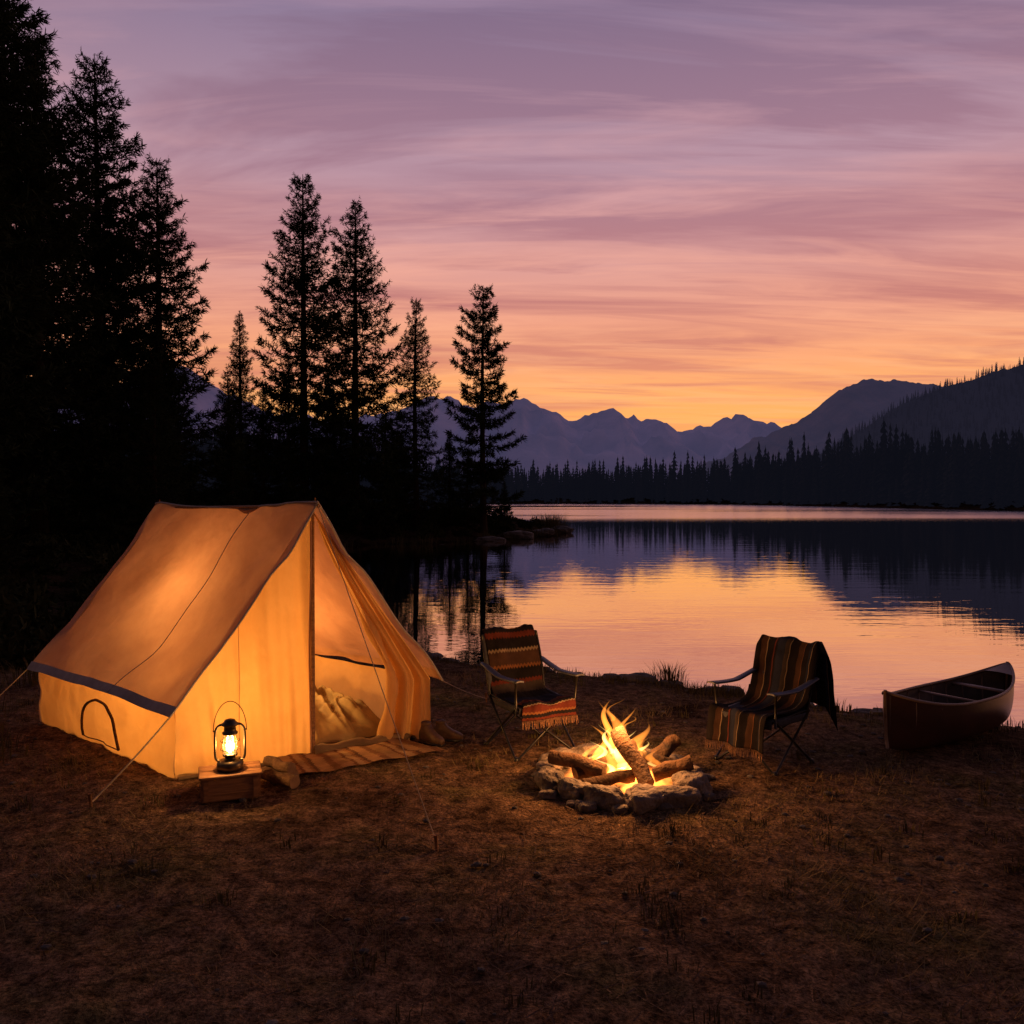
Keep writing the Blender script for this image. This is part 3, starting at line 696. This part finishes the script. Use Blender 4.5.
def boot(x,y,rz,nm):
    mb=MB()
    secs=[(-.10,.035,.10),(-.07,.042,.17),(-.02,.043,.18),(.02,.043,.12),(.07,.045,.085),(.12,.043,.065),(.155,.025,.045)]
    V=[];n=14;F=[]
    for (yy,w,h) in secs:
        for j in range(n):
            t=2*math.pi*j/n; cx=math.copysign(abs(math.cos(t))**.7,math.cos(t)); sz=math.copysign(abs(math.sin(t))**.7,math.sin(t))
            V.append((cx*w,yy,h/2+sz*h/2+.015))
    for i in range(len(secs)-1):
        for j in range(n): F.append((i*n+j,i*n+(j+1)%n,(i+1)*n+(j+1)%n,(i+1)*n+j))
    F+= [tuple(range(n)),tuple((len(secs)-1)*n+j for j in range(n))]
    mb.add(V,F)
    mb.lathe([(.043,.12),(.045,.17),(.048,.185),(.042,.19),(.03,.14)],(0,-.045,0),14)
    mb.box((0,.02,.012),(.088,.27,.022),0,1,.006)
    o=mb.build(nm,['boot','metal'],loc=(x,y,0),rz=rz); o.scale=(.82,.82,.82)
boot(-.60,6.20,-2.2,'hiking_boot'); boot(-.49,6.27,-1.6,'hiking_boot')

# ------------------------------------------------------------------ lantern + box + firewood
bx=empty('wooden_box',(-1.70,5.12,0),.35)
mb=MB(); mb.box((0,0,.075),(.34,.23,.135),0,0,.008); mb.box((0,0,.151),(.36,.25,.014),0,0,.004)
mb.box((0,-.118,.075),(.33,.006,.05),0,0,.002); mb.box((-.14,-.121,.075),(.03,.012,.12),0,0,.003); mb.box((.14,-.121,.075),(.03,.012,.12),0,0,.003)
mb.build('box_body',['wood'],bx,smooth=False)
ln=empty('oil_lantern',(-1.70,5.12,.159),.3)
mb=MB()
mb.lathe([(0,0),(.072,0),(.078,.006),(.078,.04),(.07,.055),(.045,.062),(.03,.066),(.03,.08),(.042,.084),(.044,.094),(.036,.098),(0,.098)],n=32)
mb.lathe([(.03,.212),(.044,.215),(.046,.225),(.036,.232),(.034,.262),(.05,.268),(.052,.276),(.036,.288),(.03,.30),(.012,.306),(0,.307)],n=32)
for s in (-1,1):
    mb.tube(spline([(s*.06,0,.05),(s*.083,0,.075),(s*.085,0,.15),(s*.083,0,.235),(s*.062,0,.268),(s*.035,0,.272)],24),.0075,8)
    mb.tube([(s*.083,0,.235),(s*.098,0,.237)],.005,6)
for z_ in (.125,.175):
    mb.tube([(.056*math.cos(t*math.pi/12),.056*math.sin(t*math.pi/12),z_) for t in range(25)],.0018,5)
for k in range(4):
    a=k*math.pi/2+.78; mb.tube([(.046*math.cos(a),.046*math.sin(a),.092),(.058*math.cos(a),.058*math.sin(a),.13),(.056*math.cos(a),.056*math.sin(a),.175),(.044*math.cos(a),.044*math.sin(a),.215)],.0018,5)
mb.tube([(.095*math.cos(t*math.pi/24),.02*math.sin(t*math.pi/24),.237+.17*math.sin(t*math.pi/24)) for t in range(25)],.0026,6)
mb.tube([(.05,-.03,.07),(.08,-.05,.07)],.003,6); mb.lathe([(0,0),(.012,0),(.012,.012),(0,.014)],(.05,.045,.045),12)
mb.build('frame',['lmetal'],ln)
m,nt,out=newmat('lantern_glass'); t_=N(nt,'BsdfTransparent'); t_.inputs[0].default_value=(1,.93,.8,1); g_=N(nt,'BsdfGlossy',Roughness=.05); mx=N(nt,'MixShader'); mx.inputs[0].default_value=.07
nt.links.new(t_.outputs[0],mx.inputs[1]);nt.links.new(g_.outputs[0],mx.inputs[2]);nt.links.new(mx.outputs[0],out.inputs['Surface']); M['glass']=m
mb=MB(); mb.lathe([(.034,.096),(.046,.115),(.051,.14),(.049,.165),(.04,.19),(.031,.213)],n=32); mb.build('glass_globe',['glass'],ln)
M['lflame']=emis('lantern_flame',(1,.62,.24),38)
M['lglow']=volem('lantern_glow',(1,.45,.12),26)
mb=MB(); mb.lathe([(0,.1),(.009,.104),(.015,.12),(.013,.14),(.006,.165),(0,.178)],n=16); mb.build('flame',['lflame'],ln)
mb=MB(); mb.lathe([(0,.098),(.03,.1),(.043,.118),(.047,.14),(.045,.163),(.036,.187),(.02,.205),(0,.207)],n=24); mb.build('glow',['lglow'],ln)
light('lantern_light',(0,0,0),13,(1,.50,.16),.03,None).parent=ln
bpy.data.objects['lantern_light'].location=(0,0,.14)
def logm(mb,a,b_,r,mi=0,me_=1,n=14):
    a=Vector(a);b_=Vector(b_); d=(b_-a).normalized(); up=Vector((0,0,1)) if abs(d.z)<.9 else Vector((1,0,0)); s=d.cross(up).normalized(); t=s.cross(d)
    V=[];F=[];k=9; sd_=rng.uniform(0,50)
    for i in range(k):
        c_=a.lerp(b_,i/(k-1))+ s*.01*math.sin(i+sd_)
        for j in range(n):
            q=2*math.pi*j/n; rr_=r*(1+.3*noise.noise(Vector((math.cos(q)*1.5+sd_,math.sin(q)*1.5,i*.35)))+.06*math.sin(q*5+sd_))
            V.append(c_+(s*math.cos(q)+t*math.sin(q))*rr_)
    for i in range(k-1):
        for j in range(n): F.append((i*n+j,i*n+(j+1)%n,(i+1)*n+(j+1)%n,(i+1)*n+j))
    mb.add(V,F,mi)
    mb.add(V[:n],[tuple(range(n))],me_); mb.add(V[-n:],[tuple(reversed(range(n)))],me_)
mb=MB()
logm(mb,(-1.58,5.40,.045),(-1.34,5.22,.045),.038); logm(mb,(-1.56,5.50,.045),(-1.36,5.34,.045),.036); logm(mb,(-1.57,5.45,.108),(-1.38,5.29,.104),.033)
mb.build('firewood',['log','endgrain'],world=True,loc=(-1.45,5.46,0))

# ------------------------------------------------------------------ campfire
FX,FY=.69,5.37
cf=empty('campfire',(FX,FY,0))
k=13
for i in range(k):
    a=2*math.pi*i/k+rng.uniform(-.08,.08); R_=.44+rng.uniform(-.03,.03); s_=rng.uniform(.085,.125)
    mb=MB(); mb.rock((math.cos(a)*R_,math.sin(a)*R_,s_*.38),(s_*rng.uniform(1.0,1.3),s_*rng.uniform(.75,1.0),s_*rng.uniform(.6,.85)),i+2,4,0,.5,1.2,a+1.57+rng.uniform(-.4,.4),0,.75)
    mb.build('ring_stone_%d'%(i+1),['stone'],cf,smooth=True)
mb=MB()
for i in range(12):
    a=rng.uniform(-3.3,.2); R_=.50+rng.uniform(0,.08); s_=rng.uniform(.02,.045); mb.rock((math.cos(a)*R_,math.sin(a)*R_,s_*.4),(s_*1.4,s_,s_*.7),i+70,3,0,.6)
mb.build('small_stones',['stone'],cf,smooth=True)
mb=MB(); mb.grid(lambda a,b_:Vector((math.cos(b_*6.2832)*a*.42,math.sin(b_*6.2832)*a*.42,.05*(1-a)+.015+.02*noise.noise(Vector((math.cos(b_*6.2832)*a*5,math.sin(b_*6.2832)*a*5,0))))),14,40)
m,nt,out=newmat('glowing_embers'); L=nt.links.new; tc=N(nt,'TexCoord'); vo=N(nt,'TexVoronoi',Scale=26); L(tc.outputs['Object'],vo.inputs['Vector'])
nz=N(nt,'TexNoise',Scale=7,Detail=4.0); L(tc.outputs['Object'],nz.inputs['Vector'])
r_=ramp(nt,[(.38,(0,0,0)),(.58,(1,1,1))]); L(nz.outputs['Fac'],r_.inputs[0]); ln_=N(nt,'VectorMath',operation='LENGTH'); L(tc.outputs['Object'],ln_.inputs[0])
mr=N(nt,'MapRange'); L(ln_.outputs['Value'],mr.inputs[0])
for kk,v in zip((1,2,3,4),(.18,.38,1,0)): mr.inputs[kk].default_value=v
mm=N(nt,'Math',operation='MULTIPLY'); L(r_.outputs[0],mm.inputs[0]); L(mr.outputs[0],mm.inputs[1]); m5=N(nt,'Math',operation='MULTIPLY'); L(mm.outputs[0],m5.inputs[0]); m5.inputs[1].default_value=8
p=N(nt,'BsdfPrincipled',Roughness=1.0); r2_=ramp(nt,[(.2,(.015,.01,.01)),(.8,(.09,.07,.06))]); L(vo.outputs['Distance'],r2_.inputs[0]); L(r2_.outputs[0],p.inputs['Base Color'])
p.inputs['Emission Color'].default_value=(1,.22,.03,1); L(m5.outputs[0],p.inputs['Emission Strength']); L(p.outputs[0],out.inputs['Surface']); M['ember']=m; nosample(m)
mb.build('ember_bed',['ember'],cf)
mb=MB()
logm(mb,(.13,-.28,.07),(-.03,-.0,.32),.05); logm(mb,(-.30,-.10,.08),(.12,.06,.16),.045,2); logm(mb,(.32,.02,.09),(-.08,.08,.2),.05,2)
logm(mb,(-.22,.20,.05),(.08,-.04,.24),.042,2); logm(mb,(.24,.22,.05),(-.05,.02,.26),.045,2); logm(mb,(-.26,-.24,.06),(.05,-.12,.08),.04,2); logm(mb,(.18,-.12,.09),(.42,-.12,.16),.045)
logm(mb,(-.44,.02,.16),(-.12,-.16,.12),.045); logm(mb,(.22,.05,.13),(.38,.16,.22),.045,2)
mb.build('fire_logs',['log','endgrain','charlog'],cf)
M['fl1']=volem('flame_outer',(1,.29,.035),34); M['fl3']=volem('flame_core',(1,.55,.14),85)
def tongue(mb,x,y,z0,h,r,ph,mi,flat=.6,lean=0):
    V=[];F=[];k=22;n=12; a0=ph*1.7
    for i in range(k+1):
        t=i/k; rr_=r*(math.sin(math.pi*min(1,(t*.86+.14))**.75)**.9)*(1-t)**.35+.0006
        rr_*=1+.25*math.sin(t*9+ph*3)*t
        cx=x+ (.055*math.sin(t*6+ph)+lean*t)*t*1.3; cy=y+.03*math.sin(t*4.3+ph*2)*t
        for j in range(n):
            q=2*math.pi*j/n; ux,uy=math.cos(q)*rr_,math.sin(q)*rr_*flat; ca,sa=math.cos(a0+t*1.6),math.sin(a0+t*1.6)
            V.append((cx+ux*ca-uy*sa,cy+ux*sa+uy*ca,z0+h*t))
    for i in range(k):
        for j in range(n): F.append((i*n+j,i*n+(j+1)%n,(i+1)*n+(j+1)%n,(i+1)*n+j))
    F+= [tuple(reversed(range(n))),tuple(k*n+j for j in range(n))]
    mb.add(V,F,mi)
spec=[(-.06,.0,.08,.46,.065,.3,.0),(.0,-.02,.09,.38,.07,1.7,.02),(.09,.02,.08,.30,.06,2.9,.03),(-.13,.03,.08,.28,.065,4.1,-.02),(-.03,.07,.1,.40,.055,5.0,-.03),(.15,.04,.07,.22,.055,.9,.02),(-.20,.0,.07,.18,.05,2.2,0),(.05,-.1,.06,.20,.055,3.6,.01),(-.09,-.11,.06,.21,.055,5.6,-.02),(.22,-.0,.07,.15,.045,1.2,0),(-.05,.02,.38,.14,.018,2.0,.01),(.03,.0,.32,.12,.015,4.0,.02)]
for i,(x,y,z0,h,r,ph,le) in enumerate(spec):
    for mi,(sh,sr,off) in enumerate(((1,1,0),(.62,.6,.6))):
        if mi and i>9: continue
        mb=MB(); tongue(mb,x,y,z0,h*sh,r*sr,ph+off*.3,0,.6,le); mb.build('flame_%d_%d'%(i+1,mi+1),[['fl1','fl3'][mi]],cf)
light('fire_light',(FX-.02,FY-.02,.40),56,(1,.40,.11),.14,cf)

# ------------------------------------------------------------------ chairs
def chair(nm,loc,rz,sc):
    e=empty(nm,loc,rz,sc); mb=MB(); r=.0095
    for s in (-1,1):
        mb.tube([(s*.27,-.26,0),(-s*.25,-.25,.40)],r,8); mb.tube([(s*.27,.26,0),(-s*.25,.22,.42)],r,8)
        mb.tube([(s*.28,-.27,0),(s*.27,.22,.43)],r,8); mb.tube([(s*.28,.27,0),(s*.27,-.25,.41)],r,8)
        mb.tube(spline([(s*.26,.20,.36),(s*.265,.23,.5),(s*.27,.29,.70),(s*.265,.36,.90)],10),r*1.05,8)
        mb.tube([(s*.27,-.25,.36),(s*.285,-.27,.62)],r,8)
        mb.tube([(s*.25,-.26,.405),(s*.25,.21,.425)],r,8)
        for y in (-.26,.26): mb.lathe([(0,0),(.022,0),(.022,.012),(.012,.03),(0,.03)],(s*.275,y,-.002),10)
        mb.lathe([(0,-.012),(.016,-.012),(.016,.012),(0,.012)],(0,-.255,.2),8)
    mb.build('frame',['metal'],e)
    mb=MB()
    mb.grid(lambda a,b_:Vector((lerp(-.26,.26,a),lerp(-.28,.23,b_),.415-.045*math.sin(a*math.pi)*math.sin(b_*math.pi*.9+.2)+.02*b_)),16,16)
    mb.grid(lambda a,b_:Vector((lerp(-.27,.27,a),lerp(.215,.365,b_**1.1)+.035*math.sin(a*math.pi),lerp(.43,.905,b_)+.02*math.sin(a*math.pi)*b_)),16,16)
    mb.grid(lambda a,b_:Vector((lerp(-.26,.26,a),-.28-.006*math.sin(a*9),lerp(.415,.35,b_))),16,3)
    for s in (-1,1):
        mb.grid(lambda a,b_:Vector((s*(.262+.0*a),lerp(-.24,.2,a),lerp(.415,.36,b_))),8,3)
    o=mb.build('seat_and_back',['cfabric'],e); sm=o.modifiers.new('s','SOLIDIFY'); sm.thickness=.006
    for s,n_ in ((-1,'armrest_left'),(1,'armrest_right')):
        mb=MB(); mb.grid(lambda a,b_:Vector((s*.282+lerp(-.035,.035,b_)*(1-.35*a),lerp(-.33,.31,a),.632-.018*math.sin(a*math.pi)+.09*max(0,a-.55)-.006*(2*b_-1)**2)),20,6)
        o=mb.build(n_,['armrest'],e); sm=o.modifiers.new('s','SOLIDIFY'); sm.thickness=.014
    return e
def cloth(e,nm,prof,x0,x1,mat,folds,amp,seed,xshift=None,fringe=(False,True),nu=60,nv=90,thick=.008,extra=None):
    pr=spline([(0,a,b_) for a,b_ in prof],nv)
    def fn(a,b_):
        i=min(int(round(b_*nv)),nv); p_=pr[i]; t=pr[min(i+1,nv)]-pr[max(i-1,0)]; t.normalize(); n_=Vector((0,-t.z,t.y))
        w0,w1=x0,x1
        if xshift: s_,wd=xshift(b_); w0,w1=x0*wd+s_,x1*wd+s_
        x=lerp(w0,w1,a)
        hang=abs(t.z)
        w=amp*(.3+hang)*math.sin(a*folds*6.28+seed+1.5*math.sin(b_*3))+.02*noise.noise(Vector((a*3,b_*5,seed)))+.008*noise.noise(Vector((a*11,b_*14,seed)))
        q=Vector((x+.008*math.sin(b_*17+seed),p_.y,p_.z))+n_*(w)
        return extra(a,b_,q) if extra else q
    mb=MB(); mb.grid(fn,nu,nv); o=mb.build(nm,[mat],e); sm=o.modifiers.new('s','SOLIDIFY'); sm.thickness=thick; sm.offset=1
    mb=MB()
    for ed,on in ((0.,fringe[0]),(1.,fringe[1])):
        if on:
            for i in range(48):
                p_=fn(i/47,ed); q=p_+Vector((rng.uniform(-.01,.01),rng.uniform(-.012,.004),-.055-rng.uniform(0,.02)))
                mb.tube([p_,p_.lerp(q,.5)+Vector((rng.uniform(-.004,.004),0,0)),q],[.0035,.003,.002],4)
    if mb.v: mb.build(nm+'_fringe',['fringe'],e)
    return fn
c1=chair('camping_chair',(.13,6.10,0),.50,.87)
b1=empty('striped_blanket',(.13,6.10,0),.50,.87)
cloth(b1,'cloth',[(.44,.62),(.425,.76),(.415,.90),(.395,.945),(.36,.925),(.315,.80),(.27,.66),(.225,.52),(.17,.455),(.05,.425),(-.12,.425),(-.26,.445),(-.315,.42),(-.325,.36),(-.33,.32)],-.24,.24,'blanket_a',1.5,.015,1.0)
c2=chair('camping_chair',(1.72,5.80,0),-.88,.84)
b2=empty('striped_blanket',(1.72,5.80,0),-.88,.84)
def xs2(b_): return (lerp(.03,-.03,b_), lerp(1.12,.80,min(1,b_*1.4)))
def ex2(a,b_,q):
    if b_<.55:
        f=max(0,abs(q.x-.0)-.27); s=1 if q.x>0 else -1
        q.z-=f*1.6; q.x-=s*f*.35
    return q
cloth(b2,'cloth',[(.50,.42),(.49,.55),(.46,.70),(.44,.84),(.415,.93),(.385,.955),(.35,.93),(.305,.80),(.265,.66),(.215,.53),(.15,.46),(.03,.43),(-.14,.43),(-.27,.45),(-.32,.41),(-.345,.28),(-.35,.18)],-.33,.33,'blanket_b',2.0,.024,4.0,xs2,(False,True),extra=ex2)

# ------------------------------------------------------------------ canoe
cn=empty('canoe',(3.30,6.38,0),math.atan2(1.1,1.55),.88)
Lh=1.0;B_=.30
def hull(t,s,inn=0):
    b_=B_*(1-abs(t)**2.3)**.85*(1-inn*.04)+.006; g=.37+.14*abs(t)**3; kz=.02+.10*max(0,abs(t)-.75)**1.3*3
    a=s*math.pi/2; x=t*Lh-math.copysign(.05*(1-abs(s))**1*max(0,abs(t)-.8)*3,t)
    y=b_*math.copysign(abs(math.sin(a))**.62,a); z=kz+(g-kz)*(1-abs(math.cos(a))**.75)
    return Vector((x,y*(1 if abs(s)<.9 else 1-.06*(abs(s)-.9)*10*.5),z+inn*.012))
mb=MB(); mb.grid(lambda a,b_:hull(a*2-1,b_*2-1),56,30); mb.build('hull',['canoe_out'],cn)
mb=MB(); mb.grid(lambda a,b_:hull((a*2-1)*.985,(b_*2-1)*.985,1),56,30); mb.build('hull_inside',['canoe_in'],cn)
mb=MB()
for s in (-1,1): mb.tube([hull(i/24-1,s)+Vector((0,0,.006)) for i in range(49)],.012,8)
for t,w in ((-.55,.07),(0,.035),(.5,.07)):
    q=hull(t,1); mb.box((q.x,0,q.z-.03),(w,q.y*2-.01,.016),0,0,.004)
for s in (-1,1):
    def deck(a,b_): 
        t=s*lerp(.80,.995,a); q=hull(t,1); return Vector((q.x,q.y*(2*b_-1),q.z+.008+.012*(1-(2*b_-1)**2)))
    mb.grid(deck,6,6)
    mb.tube([hull(s*1.0,0)+Vector((0,0,-.0)),hull(s*1.0,.5),hull(s*1.0,1)+Vector((0,0,.02))],.013,8)
for i in range(9):
    t=-.8+i*.2; mb.tube([hull(t,-.98+1.96*j/20,1)+Vector((0,0,.006)) for j in range(21)],.007,5)
mb.build('gunwales_and_thwarts',['canoe_rail'],cn)

# ------------------------------------------------------------------ sky
w=bpy.data.worlds.new('World'); scene.world=w; w.use_nodes=True; nt=w.node_tree; nt.nodes.clear(); L=nt.links.new
out=nt.nodes.new('ShaderNodeOutputWorld')
tc=N(nt,'TexCoord'); sp=N(nt,'SeparateXYZ'); L(tc.outputs['Generated'],sp.inputs[0])
r_=ramp(nt,[(0,(.92,.33,.10)),(.085,(1.0,.43,.115)),(.115,(1.0,.42,.14)),(.155,(.94,.38,.18)),(.20,(.84,.35,.23)),(.27,(.68,.33,.31)),(.35,(.48,.285,.35)),(.48,(.28,.20,.31)),(.7,(.08,.07,.15)),(1,(.035,.04,.095))]); L(sp.outputs[2],r_.inputs[0])
za=N(nt,'Math',operation='ADD'); L(sp.outputs[2],za.inputs[0]); za.inputs[1].default_value=.10
dx=N(nt,'Math',operation='DIVIDE'); L(sp.outputs[0],dx.inputs[0]); L(za.outputs[0],dx.inputs[1])
dy=N(nt,'Math',operation='DIVIDE'); L(sp.outputs[1],dy.inputs[0]); L(za.outputs[0],dy.inputs[1])
cb=N(nt,'CombineXYZ'); L(dx.outputs[0],cb.inputs[0]); L(dy.outputs[0],cb.inputs[1])
def cloudfac(rot,sc,loc,scale,lo,hi,dist):
    mp=N(nt,'Mapping'); mp.inputs['Rotation'].default_value=(0,0,rot); mp.inputs['Scale'].default_value=sc; mp.inputs['Location'].default_value=loc; L(cb.outputs[0],mp.inputs[0])
    nz=N(nt,'TexNoise',Scale=scale,Detail=6.0,Roughness=.58,Distortion=dist); L(mp.outputs[0],nz.inputs[0])
    cr=ramp(nt,[(lo,(0,0,0)),(hi,(1,1,1))]); L(nz.outputs['Fac'],cr.inputs[0]); return cr.outputs[0]
c1_=cloudfac(-.22,(.5,1.9,1),(2.1,.4,0),1.0,.45,.61,.5)
c2_=cloudfac(.18,(.9,4.2,1),(5.3,1.7,0),1.0,.47,.66,.8)
c3_=cloudfac(-.05,(.45,1.5,1),(7.7,3.1,0),1.0,.52,.62,.9)
ccd=ramp(nt,[(0,(.80,.27,.13)),(.12,(.70,.24,.15)),(.22,(.48,.17,.17)),(.34,(.36,.18,.24)),(.5,(.21,.14,.23)),(1,(.04,.04,.09))]); L(sp.outputs[2],ccd.inputs[0])
ccl=ramp(nt,[(0,(1.0,.50,.2)),(.12,(1.0,.47,.2)),(.22,(.95,.42,.28)),(.34,(.70,.37,.38)),(.5,(.38,.25,.36)),(1,(.06,.06,.12))]); L(sp.outputs[2],ccl.inputs[0])
f1a=N(nt,'Math',operation='MAXIMUM'); L(c1_,f1a.inputs[0]); L(c3_,f1a.inputs[1])
f1=N(nt,'Math',operation='MULTIPLY'); L(f1a.outputs[0],f1.inputs[0]); f1.inputs[1].default_value=.78
f2=N(nt,'Math',operation='MULTIPLY'); L(c2_,f2.inputs[0]); f2.inputs[1].default_value=.6
mx=N(nt,'Mix',data_type='RGBA'); L(f1.outputs[0],mx.inputs[0]); L(r_.outputs[0],mx.inputs[6]); L(ccd.outputs[0],mx.inputs[7])
mxb=N(nt,'Mix',data_type='RGBA'); L(f2.outputs[0],mxb.inputs[0]); L(mx.outputs[2],mxb.inputs[6]); L(ccl.outputs[0],mxb.inputs[7])
az=N(nt,'VectorMath',operation='DOT_PRODUCT'); L(tc.outputs['Generated'],az.inputs[0]); az.inputs[1].default_value=(.2,.98,0)
mr=N(nt,'MapRange',interpolation_type='SMOOTHSTEP'); L(az.outputs['Value'],mr.inputs[0])
for k,v in zip((1,2,3,4),(-.5,.95,.16,1.03)): mr.inputs[k].default_value=v
bg=N(nt,'Background'); L(mxb.outputs[2],bg.inputs[0]); L(mr.outputs[0],bg.inputs[1])
sky=N(nt,'TexSky',sky_type='NISHITA'); sky.sun_disc=False; sky.sun_elevation=math.radians(0.5); sky.sun_rotation=math.radians(12)
bg2=N(nt,'Background',Strength=.006); L(sky.outputs[0],bg2.inputs[0])
ad=N(nt,'AddShader'); L(bg.outputs[0],ad.inputs[0]); L(bg2.outputs[0],ad.inputs[1]); L(ad.outputs[0],out.inputs['Surface'])

# ------------------------------------------------------------------ camera
cam=bpy.data.cameras.new('camera'); cam.lens=30; cam.sensor_width=36; cam.clip_end=20000; cam.clip_start=.05
co=bpy.data.objects.new('camera',cam); COL.objects.link(co); co.location=(0,0,1.8); co.rotation_euler=(math.radians(89.0),0,0); scene.camera=co
